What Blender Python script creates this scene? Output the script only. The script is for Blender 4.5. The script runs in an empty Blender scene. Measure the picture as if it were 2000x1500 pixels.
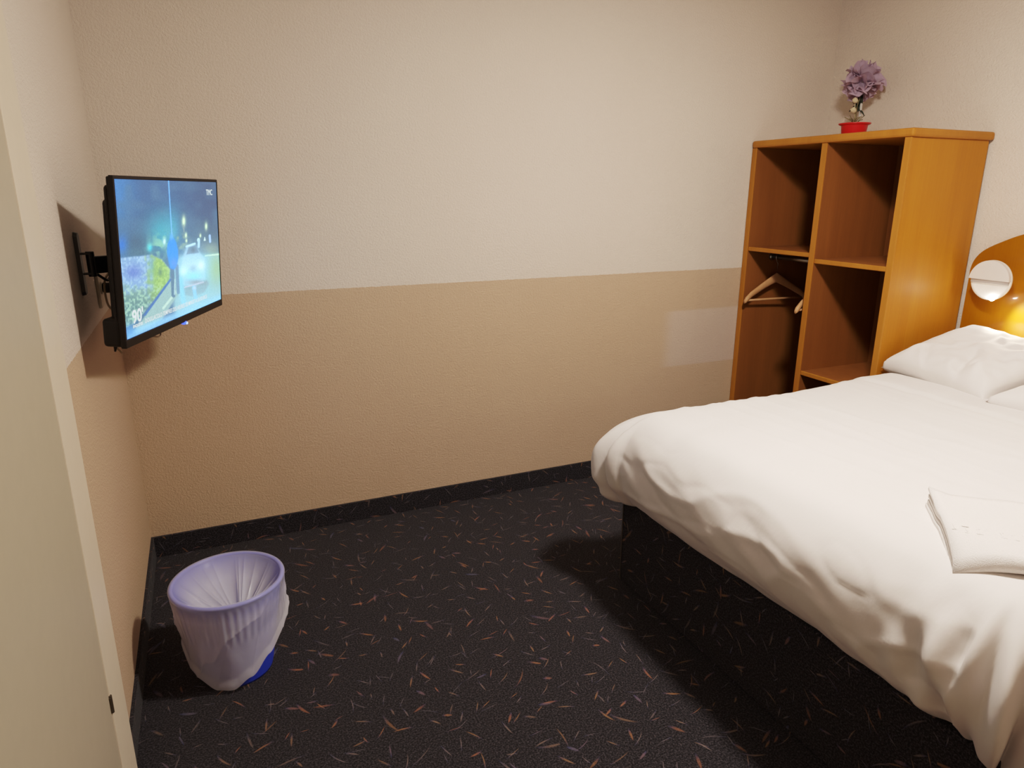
import bpy, bmesh, math, random
import numpy as np
from mathutils import Vector, Matrix, noise
random.seed(7)
scn = bpy.context.scene
COL = scn.collection
PI = math.pi

# ------------------------------------------------------------------ helpers
def lin(r, g, b):
    def f(c):
        c /= 255.0
        return c/12.92 if c <= .04045 else ((c+.055)/1.055)**2.4
    return (f(r), f(g), f(b), 1.0)

def link(o, parent=None):
    COL.objects.link(o)
    if parent is not None: o.parent = parent
    return o

def tag(o, label=None, cat=None, group=None, kind=None):
    if label: o['label'] = label
    if cat: o['category'] = cat
    if group: o['group'] = group
    if kind: o['kind'] = kind
    return o

def thing(name, label, cat, loc=(0, 0, 0), rot=(0, 0, 0), group=None):
    o = bpy.data.objects.new(name, None)
    o.empty_display_size = .05
    o.location = loc; o.rotation_euler = rot
    link(o); tag(o, label, cat, group)
    return o

def obj(name, bm, mat, parent=None, smooth=False, uv=False):
    me = bpy.data.meshes.new(name)
    bmesh.ops.recalc_face_normals(bm, faces=bm.faces)
    bm.to_mesh(me); bm.free()
    if smooth:
        for p in me.polygons: p.use_smooth = True
    if mat: me.materials.append(mat)
    if uv: box_uv(me)
    return link(bpy.data.objects.new(name, me), parent)

def box_uv(me):
    l = me.uv_layers.new(name='UVMap')
    for p in me.polygons:
        n = p.normal; a = max(range(3), key=lambda i: abs(n[i]))
        for li in p.loop_indices:
            c = me.vertices[me.loops[li].vertex_index].co
            l.data[li].uv = (c.x, c.y) if a == 2 else ((c.x + .37, c.z + 5.3) if a == 1 else (c.y + 3.1, c.z + 9.7))

def weighted(o, ang=35):
    for p in o.data.polygons: p.use_smooth = True
    o.data.set_sharp_from_angle(angle=math.radians(ang))
    return o

def add_box(bm, x0, x1, y0, y1, z0, z1, bev=0, seg=2):
    t = bmesh.new()
    bmesh.ops.create_cube(t, size=1)
    for v in t.verts:
        v.co = Vector(((x0+x1)/2 + v.co.x*(x1-x0), (y0+y1)/2 + v.co.y*(y1-y0), (z0+z1)/2 + v.co.z*(z1-z0)))
    if bev: bmesh.ops.bevel(t, geom=t.edges[:], offset=bev, segments=seg, affect='EDGES', profile=.5)
    merge(bm, t)
    return bm

def merge(bm, t):
    me = bpy.data.meshes.new('tmp'); t.to_mesh(me); t.free()
    bm.from_mesh(me); bpy.data.meshes.remove(me)

def box(*a, **k): return add_box(bmesh.new(), *a, **k)

def add_lathe(bm, prof, seg=32, axis='Z', c=(0, 0, 0), cap=True):
    rings = []
    for r, z in prof:
        ring = []
        for i in range(seg):
            a = 2*PI*i/seg
            p = (r*math.cos(a), r*math.sin(a), z)
            if axis == 'X': p = (p[2], p[0], p[1])
            if axis == 'Y': p = (p[0], p[2], p[1])
            ring.append(bm.verts.new(Vector(p) + Vector(c)))
        rings.append(ring)
    for a, b in zip(rings, rings[1:]):
        for i in range(seg):
            j = (i+1) % seg
            bm.faces.new((a[i], a[j], b[j], b[i]))
    if cap:
        bm.faces.new(rings[0][::-1]); bm.faces.new(rings[-1])
    return bm

def add_tube(bm, pts, r, seg=10, closed=False):
    pts = [Vector(p) for p in pts]
    rr = r if isinstance(r, (list, tuple)) else [r]*len(pts)
    n = len(pts); rings = []
    up = None
    for i in range(n):
        a = pts[(i-1) % n] if (closed or i > 0) else pts[i]
        b = pts[(i+1) % n] if (closed or i < n-1) else pts[i]
        t = (b-a).normalized()
        if up is None:
            up = t.orthogonal().normalized()
        else:
            up = (up - t*up.dot(t)).normalized()
        s = t.cross(up)
        rings.append([bm.verts.new(pts[i] + (up*math.cos(2*PI*k/seg) + s*math.sin(2*PI*k/seg))*rr[i]) for k in range(seg)])
    for i in range(n if closed else n-1):
        a, b = rings[i], rings[(i+1) % n]
        for k in range(seg):
            m = (k+1) % seg
            bm.faces.new((a[k], a[m], b[m], b[k]))
    if not closed:
        bm.faces.new(rings[0][::-1]); bm.faces.new(rings[-1])
    return bm

def spline(ctrl, n=8):
    P = [Vector(c) for c in ctrl]; out = []
    Q = [2*P[0]-P[1]] + P + [2*P[-1]-P[-2]]
    for i in range(1, len(Q)-2):
        for k in range(n):
            t = k/n; a, b, c, d = Q[i-1], Q[i], Q[i+1], Q[i+2]
            out.append(.5*((2*b) + (c-a)*t + (2*a-5*b+4*c-d)*t*t + (3*b-a-3*c+d)*t**3))
    out.append(P[-1]); return out

def grid(nu, nv, fn, closed_u=False):
    bm = bmesh.new(); V = []
    for j in range(nv+1):
        V.append([bm.verts.new(fn(i/nu, j/nv)) for i in range(nu if closed_u else nu+1)])
    for j in range(nv):
        for i in range(nu):
            k = (i+1) % nu if closed_u else i+1
            bm.faces.new((V[j][i], V[j][k], V[j+1][k], V[j+1][i]))
    return bm

def sstep(a, b, x):
    t = max(0, min(1, (x-a)/(b-a))); return t*t*(3-2*t)
def N3(x, y, z=0): return noise.noise(Vector((x, y, z)))

# ------------------------------------------------------------------ materials
class NT:
    def __init__(s, name):
        s.m = bpy.data.materials.new(name); s.m.use_nodes = True
        s.t = s.m.node_tree; s.b = s.t.nodes['Principled BSDF']; s.out = s.t.nodes['Material Output']
    def n(s, typ, **k):
        nd = s.t.nodes.new(typ)
        for a, v in k.items(): setattr(nd, a, v)
        return nd
    def l(s, a, b): s.t.links.new(a, b)
    def math(s, op, a, b=None, c=None, clamp=False):
        nd = s.n('ShaderNodeMath', operation=op, use_clamp=clamp)
        for i, v in enumerate((a, b, c)):
            if v is None: continue
            if hasattr(v, 'is_linked') or hasattr(v, 'links'): s.l(v, nd.inputs[i])
            else: nd.inputs[i].default_value = v
        return nd.outputs[0]
    def mix(s, f, a, b, blend='MIX'):
        nd = s.n('ShaderNodeMix', data_type='RGBA', blend_type=blend)
        for i, v in ((0, f), (6, a), (7, b)):
            if hasattr(v, 'links'): s.l(v, nd.inputs[i])
            else: nd.inputs[i].default_value = v
        return nd.outputs[2]
    def ramp(s, f, stops):
        nd = s.n('ShaderNodeValToRGB'); e = nd.color_ramp.elements
        while len(e) < len(stops): e.new(.5)
        for q, (p, c) in zip(e, stops): q.position = p; q.color = c
        s.l(f, nd.inputs[0]); return nd.outputs[0]
    def bump(s, h, strength, dist):
        nd = s.n('ShaderNodeBump'); nd.inputs['Strength'].default_value = strength; nd.inputs['Distance'].default_value = dist
        s.l(h, nd.inputs['Height']); s.l(nd.outputs[0], s.b.inputs['Normal'])
    def noise(s, vec, scale, detail=3, rough=.5):
        nd = s.n('ShaderNodeTexNoise'); nd.inputs['Scale'].default_value = scale
        nd.inputs['Detail'].default_value = detail; nd.inputs['Roughness'].default_value = rough
        if vec is not None: s.l(vec, nd.inputs['Vector'])
        return nd.outputs[0]

def plain(name, c, rough=.5, metal=0, emit=None, es=0, bump=None, spec=.5, coat=0):
    m = NT(name); m.b.inputs['Base Color'].default_value = c
    m.b.inputs['Roughness'].default_value = rough; m.b.inputs['Metallic'].default_value = metal
    m.b.inputs['Specular IOR Level'].default_value = spec
    m.b.inputs['Coat Weight'].default_value = coat
    if emit:
        m.b.inputs['Emission Color'].default_value = emit; m.b.inputs['Emission Strength'].default_value = es
    tc = m.n('ShaderNodeTexCoord')
    if bump:
        m.bump(m.noise(tc.outputs['Object'], bump[0], 3), bump[1], bump[2])
    else:
        nz = m.noise(tc.outputs['Object'], 30, 2)
        m.l(m.mix(nz, (c[0]*.93, c[1]*.93, c[2]*.93, 1), c), m.b.inputs['Base Color'])
    return m.m

UPPER = (.70, .625, .55, 1); LOWER = (.535, .40, .285, 1)
ZBAND = 1.093
def wall_mat(name, patch=False, band=True):
    m = NT(name); g = m.n('ShaderNodeNewGeometry').outputs['Position']
    sp = m.n('ShaderNodeSeparateXYZ'); m.l(g, sp.inputs[0])
    x, y, z = sp.outputs
    big = m.noise(g, 1.6, 2)
    zz = m.math('ADD', z, m.math('MULTIPLY', m.math('SUBTRACT', m.noise(g, 60, 2), .5), .006))
    f = m.math('GREATER_THAN', zz, ZBAND)
    if band: c = m.mix(f, LOWER, UPPER)
    else:
        rgb = m.n('ShaderNodeRGB'); rgb.outputs[0].default_value = UPPER; c = rgb.outputs[0]
    if patch:   # a pale soft-edged rectangle in the wall colour beside the wardrobe
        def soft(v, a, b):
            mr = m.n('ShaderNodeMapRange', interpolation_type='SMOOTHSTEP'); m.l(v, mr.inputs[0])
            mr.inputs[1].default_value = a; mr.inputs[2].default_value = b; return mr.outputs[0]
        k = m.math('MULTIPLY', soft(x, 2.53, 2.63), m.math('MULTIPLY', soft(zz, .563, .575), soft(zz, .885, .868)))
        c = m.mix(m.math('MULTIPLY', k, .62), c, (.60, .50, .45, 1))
    c = m.mix(m.math('MULTIPLY', big, .16), c, (.55, .45, .36, 1), 'MULTIPLY')
    m.l(c, m.b.inputs['Base Color'])
    m.b.inputs['Roughness'].default_value = .75
    m.b.inputs['Specular IOR Level'].default_value = .25
    h = m.math('ADD', m.noise(g, 115, 2, .6), m.math('MULTIPLY', m.noise(g, 260, 1), .45))
    m.bump(h, .6, .0055)
    return m.m

def carpet_mat():
    m = NT('fleck carpet')
    uv = m.n('ShaderNodeUVMap').outputs[0]
    base = m.ramp(m.noise(uv, 190, 3, .8), [(.36, (.0045, .004, .005, 1)), (.5, (.0175, .0155, .0185, 1)), (.64, (.062, .056, .066, 1))])
    col = base
    for i, (sc, ox, oy) in enumerate(((10.5, 0, 0), (10.5, 3.37, 7.91), (8.0, 11.3, 2.2))):
        mp = m.n('ShaderNodeMapping'); m.l(uv, mp.inputs[0])
        mp.inputs['Scale'].default_value = (sc, sc, sc); mp.inputs['Location'].default_value = (ox, oy, 0)
        wob = m.n('ShaderNodeVectorMath', operation='SUBTRACT')
        vo = m.n('ShaderNodeTexVoronoi', voronoi_dimensions='2D'); vo.inputs['Scale'].default_value = 1
        vo.inputs['Randomness'].default_value = .85
        m.l(mp.outputs[0], vo.inputs['Vector'])
        m.l(mp.outputs[0], wob.inputs[0]); m.l(vo.outputs['Position'], wob.inputs[1])
        s = m.n('ShaderNodeSeparateXYZ'); m.l(wob.outputs[0], s.inputs[0])
        cc = m.n('ShaderNodeSeparateColor'); m.l(vo.outputs['Color'], cc.inputs[0])
        R, G, B = cc.outputs
        a = m.math('MULTIPLY', m.math('SUBTRACT', R, .5), 2*PI)
        ca, sa = m.math('COSINE', a), m.math('SINE', a)
        lx = m.math('ADD', m.math('MULTIPLY', s.outputs[0], ca), m.math('MULTIPLY', s.outputs[1], sa))
        ly = m.math('SUBTRACT', m.math('MULTIPLY', s.outputs[1], ca), m.math('MULTIPLY', s.outputs[0], sa))
        bend = m.math('MULTIPLY', m.math('SUBTRACT', B, .5), .9)
        ly = m.math('ADD', ly, m.math('MULTIPLY', m.math('MULTIPLY', lx, lx), bend))
        L = m.math('ADD', .16, m.math('MULTIPLY', B, .24)); W = m.math('ADD', .016, m.math('MULTIPLY', m.math('MULTIPLY', G, R), .055))
        ex = m.math('POWER', m.math('ABSOLUTE', m.math('DIVIDE', lx, L)), 2)
        ey = m.math('POWER', m.math('ABSOLUTE', m.math('DIVIDE', ly, W)), 1.4)
        k = m.math('MULTIPLY', m.math('SUBTRACT', 1, m.math('ADD', ex, ey)), 1.6, clamp=True)
        st = m.math('SINE', m.math('MULTIPLY', ly, 210))
        k = m.math('MULTIPLY', k, m.math('ADD', .78, m.math('MULTIPLY', st, .22)))
        k = m.math('MULTIPLY', k, .78 if i < 2 else .55)
        fc = m.ramp(G, [(0, (.13, .115, .135, 1)), (.28, (.18, .145, .15, 1)), (.48, (.22, .145, .105, 1)), (.64, (.28, .145, .065, 1)), (.86, (.28, .12, .075, 1)), (1, (.10, .10, .16, 1))])
        tail = m.math('MULTIPLY', m.math('ADD', m.math('DIVIDE', lx, L), .0), 1.3, clamp=True)
        fc = m.mix(m.math('MULTIPLY', tail, .85), fc, (.035, .05, .14, 1))
        col = m.mix(k, col, fc)
    m.l(col, m.b.inputs['Base Color'])
    m.b.inputs['Roughness'].default_value = .95; m.b.inputs['Specular IOR Level'].default_value = .1
    m.b.inputs['Sheen Weight'].default_value = .08
    m.bump(m.noise(uv, 500, 2), .5, .004)
    return m.m

def wood_mat(name, dark, mid, light, rough=.38, vertical=True, coat=.15):
    m = NT(name); tc = m.n('ShaderNodeTexCoord').outputs['Object']
    mp = m.n('ShaderNodeMapping'); m.l(tc, mp.inputs[0])
    mp.inputs['Scale'].default_value = (7, 7, .45) if vertical else (.9, 1.2, .8)
    a = m.noise(mp.outputs[0], 1.6, 4, .55)
    mp2 = m.n('ShaderNodeMapping'); m.l(tc, mp2.inputs[0]); mp2.inputs['Scale'].default_value = (90, 90, 2.5) if vertical else (3, 60, 3)
    b = m.noise(mp2.outputs[0], 2.2, 3, .6)
    f = m.math('ADD', m.math('MULTIPLY', a, .72), m.math('MULTIPLY', b, .28))
    m.l(m.ramp(f, [(.3, dark), (.5, mid), (.72, light)]), m.b.inputs['Base Color'])
    m.b.inputs['Roughness'].default_value = rough; m.b.inputs['Coat Weight'].default_value = coat
    m.b.inputs['Coat Roughness'].default_value = .06 if not vertical else .3
    m.b.inputs['Specular IOR Level'].default_value = .25
    m.bump(b, .08, .002)
    return m.m

def cloth_mat(name, c, weave=900, fine=.25, sheen=.1):
    m = NT(name); tc = m.n('ShaderNodeTexCoord').outputs['Object']
    m.l(m.mix(m.noise(tc, 3, 2), (c[0]*.965, c[1]*.96, c[2]*.955, 1), c), m.b.inputs['Base Color'])
    m.b.inputs['Roughness'].default_value = .9; m.b.inputs['Specular IOR Level'].default_value = .15
    m.b.inputs['Sheen Weight'].default_value = sheen
    mp = m.n('ShaderNodeMapping'); m.l(tc, mp.inputs[0]); mp.inputs['Scale'].default_value = (.5, 2.2, 1.4)
    h = m.math('ADD', m.math('MULTIPLY', m.noise(mp.outputs[0], 14, 4, .5), 1.0), m.math('MULTIPLY', m.noise(tc, weave, 1), .04))
    m.bump(h, fine, .01)
    return m.m

M = {}
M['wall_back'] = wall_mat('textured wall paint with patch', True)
M['wall'] = wall_mat('textured wall paint two tone')
M['wall_plain'] = wall_mat('textured wall paint', band=False)
M['ceiling'] = plain('ceiling paint', (.66, .61, .54, 1), .9)
M['carpet'] = carpet_mat()
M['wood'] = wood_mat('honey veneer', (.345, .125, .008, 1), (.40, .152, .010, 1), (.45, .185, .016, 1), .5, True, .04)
M['wood_shaded'] = wood_mat('veneer with painted shade', (.18, .066, .017, 1), (.215, .081, .02, 1), (.25, .096, .024, 1), .6, True, 0)  # same veneer darkened: the wardrobe's interior shade is put into its colour
M['edge'] = wood_mat('solid edge wood', (.33, .125, .015, 1), (.38, .15, .019, 1), (.42, .175, .024, 1), .5, True, .05)
M['headboard'] = wood_mat('glossy headboard veneer', (.26, .088, .002, 1), (.30, .108, .0025, 1), (.34, .128, .003, 1), .35, False, .5)
M['hanger'] = wood_mat('hanger wood', (.40, .20, .09, 1), (.50, .27, .13, 1), (.56, .32, .16, 1), .45)
M['door'] = plain('door paint', (.42, .375, .285, 1), .55)
M['frame'] = plain('door frame paint', (.68, .60, .48, 1), .45)
M['black'] = plain('black plastic', (.009, .007, .006, 1), .55, spec=.25)
M['bezel'] = plain('dark bezel plastic', (.010, .007, .006, 1), .5, spec=.25)
M['blackmetal'] = plain('black painted steel', (.006, .006, .006, 1), .45)
M['chrome'] = plain('chrome', (.55, .55, .55, 1), .22, 1)
M['steel'] = plain('dark rail steel', (.32, .33, .32, 1), .32, 1)
M['brass'] = plain('dull hinge metal', (.10, .075, .05, 1), .45, .6)
M['linen'] = cloth_mat('white duvet cotton', (.78, .745, .725, 1), 700, .12)
M['pillow'] = cloth_mat('white pillow cotton', (.78, .745, .725, 1), 700, .2)
M['sheet'] = cloth_mat('white sheet cotton', (.74, .70, .67, 1), 700, .15)
M['towel'] = plain('white terry towel', (.80, .76, .735, 1), .95, bump=(420, .6, .003), spec=.1)
M['lampwhite'] = plain('white lamp enamel', (.78, .72, .68, 1), .4)
M['lamprim'] = plain('warm white lamp rim', (.85, .78, .70, 1), .35)
M['lampgrey'] = plain('grey lamp groove', (.40, .36, .34, 1), .6)
M['led'] = plain('led lens', (1, 1, 1, 1), .3, emit=(1, .95, .86, 1), es=160)
M['blueled'] = plain('blue power light', (.05, .1, .9, 1), .3, emit=(.04, .08, 1, 1), es=2.2)
M['blueledhot'] = plain('blue power light core', (.2, .4, 1, 1), .3, emit=(.25, .5, 1, 1), es=3)
M['socket'] = plain('ivory socket plastic', (.62, .55, .42, 1), .4)
M['cable'] = plain('beige cable', (.34, .25, .15, 1), .5)
M['redpot'] = plain('red plastic pot', (.62, .012, .016, 1), .35)
M['green'] = plain('dark green leaf', (.018, .035, .02, 1), .6)
M['stem'] = plain('dry stem', (.20, .16, .07, 1), .7)
M['ribbon'] = plain('pale ribbon', (.62, .62, .60, 1), .4)
M['cream'] = plain('cream paper', (.60, .52, .34, 1), .8)
M['soil'] = plain('moss filler', (.16, .12, .06, 1), .95, bump=(200, 1, .01))

m = NT('lilac tissue'); tc = m.n('ShaderNodeTexCoord').outputs['Object']
m.l(m.mix(m.noise(tc, 25, 2), (.44, .33, .45, 1), (.60, .47, .58, 1)), m.b.inputs['Base Color']); m.b.inputs['Roughness'].default_value = .9
tr = m.n('ShaderNodeBsdfTranslucent'); tr.inputs[0].default_value = (.5, .36, .48, 1)
mx = m.n('ShaderNodeMixShader'); mx.inputs[0].default_value = .3
m.l(m.b.outputs[0], mx.inputs[1]); m.l(tr.outputs[0], mx.inputs[2]); m.l(mx.outputs[0], m.out.inputs[0])
M['tissue'] = m.m

m = NT('blue bin plastic'); m.b.inputs['Base Color'].default_value = (.03, .06, .58, 1); m.b.inputs['Roughness'].default_value = .4
M['bin'] = m.m
m = NT('milky film'); tc = m.n('ShaderNodeTexCoord').outputs['Object']
m.b.inputs['Base Color'].default_value = (.93, .94, 1.0, 1); m.b.inputs['Roughness'].default_value = .25
m.b.inputs['Specular IOR Level'].default_value = .5
m.bump(m.noise(tc, 38, 3, .5), .12, .01)
tr = m.n('ShaderNodeBsdfTranslucent'); tr.inputs[0].default_value = (.95, .96, 1.0, 1)
tp = m.n('ShaderNodeBsdfTransparent'); tp.inputs[0].default_value = (.97, .98, 1, 1)
m1 = m.n('ShaderNodeMixShader'); m1.inputs[0].default_value = .4
m2 = m.n('ShaderNodeMixShader'); zs = m.n('ShaderNodeSeparateXYZ'); m.l(tc, zs.inputs[0]); mr = m.n('ShaderNodeMapRange'); m.l(zs.outputs[2], mr.inputs[0])
mr.inputs[1].default_value = .27; mr.inputs[2].default_value = .318; mr.inputs[3].default_value = .27; mr.inputs[4].default_value = .60; m.l(mr.outputs[0], m2.inputs[0])
m.l(m.b.outputs[0], m1.inputs[1]); m.l(tr.outputs[0], m1.inputs[2])
m.l(m1.outputs[0], m2.inputs[1]); m.l(tp.outputs[0], m2.inputs[2]); m.l(m2.outputs[0], m.out.inputs[0])
M['film'] = m.m

# ------------------------------------------------------------------ room shell
W, YN, H = 3.579, -3.75, 2.50
def struct(name, bm, mat, uv=False):
    return tag(obj(name, bm, mat, uv=uv), kind='structure')
struct('floor', box(-.1, W+.1, YN-.1, .1, -.1, 0), M['carpet'], True)
struct('ceiling', box(-.1, W+.1, YN-.1, .1, H, H+.1), M['ceiling'])
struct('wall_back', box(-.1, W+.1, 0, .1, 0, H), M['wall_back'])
struct('wall_left', box(-.1, 0, YN, 0, 0, H), M['wall'])
struct('wall_right', box(W, W+.1, YN, 0, 0, H), M['wall_plain'])
struct('wall_front', box(-.1, W+.1, YN-.1, YN, 0, H), M['wall'])
ZB = .092
struct('baseboard_back', box(0, W, -.012, 0, 0, ZB), M['carpet'], True)
struct('baseboard_left', box(0, .010, -1.262, -.012, 0, ZB), M['carpet'], True)

# door in the left wall: painted frame and leaf
d = thing('door_1', None, None, (0, -1.263, 0)); d['kind'] = 'structure'
bm = bmesh.new()
add_box(bm, 0, .022, -.170, 0, 0, 2.10, .003)
add_box(bm, 0, .022, -1.20, -1.04, 0, 2.10, .003)
add_box(bm, 0, .0215, -1.04, -.158, 2.0, 2.10, .003)
obj('door_frame', bm, M['frame'], d)
obj('door_leaf', box(0, .0195, -1.039, -.1715, .008, 1.998, .0015), M['door'], d)
bm = box(.010, .0235, -.176, -.162, .352, .392, .001)
add_tube(bm, [(.021, -.169, .350), (.021, -.169, .395)], .0045, 10)
obj('hinge', bm, M['brass'], d)

# ------------------------------------------------------------------ television
TVC = (.25455, -.60663, 1.31179); YAW = 1.20759; TILT = .06805
tv = thing('television', 'black flat screen television showing a night street scene with a car', 'television', TVC, (TILT, 0, YAW))
TW, TH = .735, .4454
SX0, SX1 = -TW/2+.009, TW/2-.008
SZ0, SZ1 = -TH/2+.024, TH/2-.009
bm = bmesh.new()
add_box(bm, -TW/2, TW/2, 0, .012, SZ1, TH/2, .002)
add_box(bm, -TW/2, TW/2, -.001, .014, -TH/2, SZ0, .003)
add_box(bm, -TW/2, SX0, 0, .012, SZ0-.002, SZ1+.002, .0015)
add_box(bm, SX1, TW/2, 0, .012, SZ0-.002, SZ1+.002, .0015)
obj('bezel', bm, M['bezel'], tv)
bm = box(-TW/2+.003, TW/2-.003, .008, .020, -TH/2+.003, TH/2-.003, .004, 3)
t = box(-TW/2+.002, TW/2-.002, .015, .029, -TH/2+.03, TH/2-.025, .009, 3); merge(bm, t)
add_box(bm, -TW/2+.03, TW/2-.03, .02, .050, -TH/2+.06, TH/2-.06, .012, 3)
obj('back_cover', bm, M['black'], tv)
bm = box(-TW/2+.001, TW/2-.001, .012, .060, -TH/2+.002, -TH/2+.078, .010, 3)
obj('speaker_housing', bm, M['black'], tv)
led = obj('power_light', add_lathe(bmesh.new(), [(.001, -.006), (.007, -.004), (.009, .002), (.008, .006)], 14, c=(.028, .006, -TH/2-.003)), M['blueled'], tv, True)
tag(led, 'small blue power light')
obj('light_core', add_lathe(bmesh.new(), [(.001, -.004), (.003, -.002), (.003, .002), (.001, .004)], 10, c=(.033, -.002, -TH/2-.004)), M['blueledhot'], led, True)

# the picture on the screen, painted into a colour attribute
def homog(src, dst):
    A = []; b = []
    for (x, y), (u, v) in zip(src, dst):
        A += [[x, y, 1, 0, 0, 0, -u*x, -u*y], [0, 0, 0, x, y, 1, -v*x, -v*y]]; b += [u, v]
    h = np.linalg.solve(np.array(A, float), np.array(b, float)); return np.append(h, 1).reshape(3, 3)
CORN = [(93, 66), (908, 99), (940, 1042), (190, 1356)]     # screen corners in the picture's own measure
HM = homog([(0, 1), (1, 1), (1, 0), (0, 0)], CORN); HI = np.linalg.inv(HM)
def uvof(x, y):
    w = HI @ np.array([x, y, 1.0]); return w[0]/w[2], w[1]/w[2]
NU, NV = 300, 190
uu, vv = np.meshgrid(np.linspace(0, 1, NU+1), np.linspace(0, 1, NV+1))
w3 = np.stack([uu, vv, np.ones_like(uu)], -1) @ HM.T
X, Y = w3[..., 0]/w3[..., 2], w3[..., 1]/w3[..., 2]
rng = np.random.default_rng(3)
def vnoise(sx, sy, seed):
    r = np.random.default_rng(seed); g = r.random((90, 90))
    x = X/sx; y = Y/sy; xi = np.floor(x).astype(int) % 89; yi = np.floor(y).astype(int) % 89
    fx = x-np.floor(x); fy = y-np.floor(y); fx = fx*fx*(3-2*fx); fy = fy*fy*(3-2*fy)
    return (g[yi, xi]*(1-fx)+g[yi, xi+1]*fx)*(1-fy)+(g[yi+1, xi]*(1-fx)+g[yi+1, xi+1]*fx)*fy
img = np.zeros(X.shape+(3,))
def c3(r, g, b): return np.array([r, g, b], float)
def lay(mask, col):
    global img
    mk = np.clip(mask, 0, 1)[..., None]; img = img*(1-mk) + np.asarray(col)*mk
def blob(x, y, rx, ry, p=1.0): return np.exp(-(((X-x)/rx)**2+((Y-y)/ry)**2)*p)
def ss(a, b, t): q = np.clip((t-a)/(b-a), 0, 1); return q*q*(3-2*q)
def ell(x, y, rx, ry, s=.15): return 1-ss(1-s, 1+s, np.sqrt(((X-x)/rx)**2+((Y-y)/ry)**2))
def poly(pts, s=5):
    dmin = np.full(X.shape, 1e9); ins = np.zeros(X.shape, bool)
    for (x0, y0), (x1, y1) in zip(pts, pts[1:]+pts[:1]):
        t = np.clip(((X-x0)*(x1-x0)+(Y-y0)*(y1-y0))/max(1e-6, (x1-x0)**2+(y1-y0)**2), 0, 1)
        dmin = np.minimum(dmin, np.hypot(X-x0-t*(x1-x0), Y-y0-t*(y1-y0)))
        if y1 != y0:
            ins ^= ((y0 > Y) != (y1 > Y)) & (X < (x1-x0)*(Y-y0)/(y1-y0)+x0)
    return ss(-s, s, np.where(ins, dmin, -dmin))
def seg(x0, y0, x1, y1, w, s=3):
    t = np.clip(((X-x0)*(x1-x0)+(Y-y0)*(y1-y0))/((x1-x0)**2+(y1-y0)**2), 0, 1)
    return 1-ss(w-s, w+s, np.hypot(X-x0-t*(x1-x0), Y-y0-t*(y1-y0)))
n1, n2, n3 = vnoise(70, 70, 1), vnoise(26, 30, 2), vnoise(12, 14, 4)
img[:] = c3(62, 92, 140)
lay(ss(350, 80, X)*.9, c3(66, 122, 190)); lay(ss(480, 900, X)*.8, c3(62, 78, 112))
lay(ss(200, 560, Y)*ss(700, 300, X)*.8, c3(66, 92, 128))
lay((n1-.4)*1.1*ss(620, 400, Y), c3(84, 112, 150))
lay(ss(300, 700, Y)*ss(620, 800, X)*.7, c3(92, 108, 126))
lay(blob(470, 500, 110, 150)*.85, c3(60, 165, 185)); lay(blob(560, 470, 60, 150)*.6, c3(80, 175, 200))
lay(blob(160, 600, 45, 75)*.95, c3(36, 104, 214))
lay(blob(270, 590, 80, 70)*.8, c3(52, 76, 104)); lay(blob(300, 660, 110, 40)*.7, c3(60, 90, 116))
lay(blob(375, 620, 22, 35), c3(70, 214, 232)); lay(blob(492, 575, 14, 34), c3(222, 246, 236))
lay(ss(.45, .7, n2)*blob(450, 610, 80, 90)*.8, c3(150, 205, 170))
lay(ss(.5, .8, n2)*blob(620, 580, 60, 60), c3(170, 180, 140)); lay(blob(860, 640, 60, 50)*.8, c3(140, 150, 140))
# roadway
lay(poly([(560, 1110), (560, 760), (620, 690), (940, 675), (960, 1060), (600, 1210)], 26), c3(158, 190, 200))
lay(blob(900, 800, 70, 120)*.95, c3(168, 186, 132)); lay(seg(820, 693, 935, 681, 6), c3(224, 232, 206))
# kerb and footpath
lay(poly([(320, 1190), (545, 860), (610, 870), (600, 1000), (470, 1200), (200, 1340)], 10), c3(160, 178, 176))
lay(seg(480, 1110, 600, 960, 9), c3(206, 214, 200))
# hedges
hedge = poly([(100, 705), (240, 695), (390, 680), (470, 720), (535, 800), (530, 880), (330, 1135), (240, 1230), (100, 1300)], 9)
lay(hedge, c3(132, 160, 205))
lay(hedge*ss(.42, .66, n3)*.8, c3(176, 196, 226)); lay(hedge*blob(245, 815, 70, 60)*.8, c3(84, 100, 190))
lay(hedge*ss(330, 430, X+(n2-.5)*80)*.95, c3(150, 178, 74)); lay(hedge*blob(390, 760, 24, 110)*.6, c3(110, 160, 150))
lay(hedge*ss(.5, .75, n3)*ss(380, 450, X)*.7, c3(186, 204, 96)); lay(hedge*blob(458, 820, 16, 30)*.8, c3(70, 110, 80))
lay(hedge*ss(900, 1010, Y+(n2-.5)*90)*ss(440, 330, X)*.85, c3(112, 142, 128))
lay(hedge*ss(880, 1000, Y)*ss(.52, .75, n3)*.75, c3(176, 200, 172)); lay(hedge*ss(950, 1100, Y)*ss(.55, .3, n3)*.5, c3(62, 92, 96))
lay(seg(335, 1160, 540, 880, 8), c3(60, 92, 168))
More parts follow.
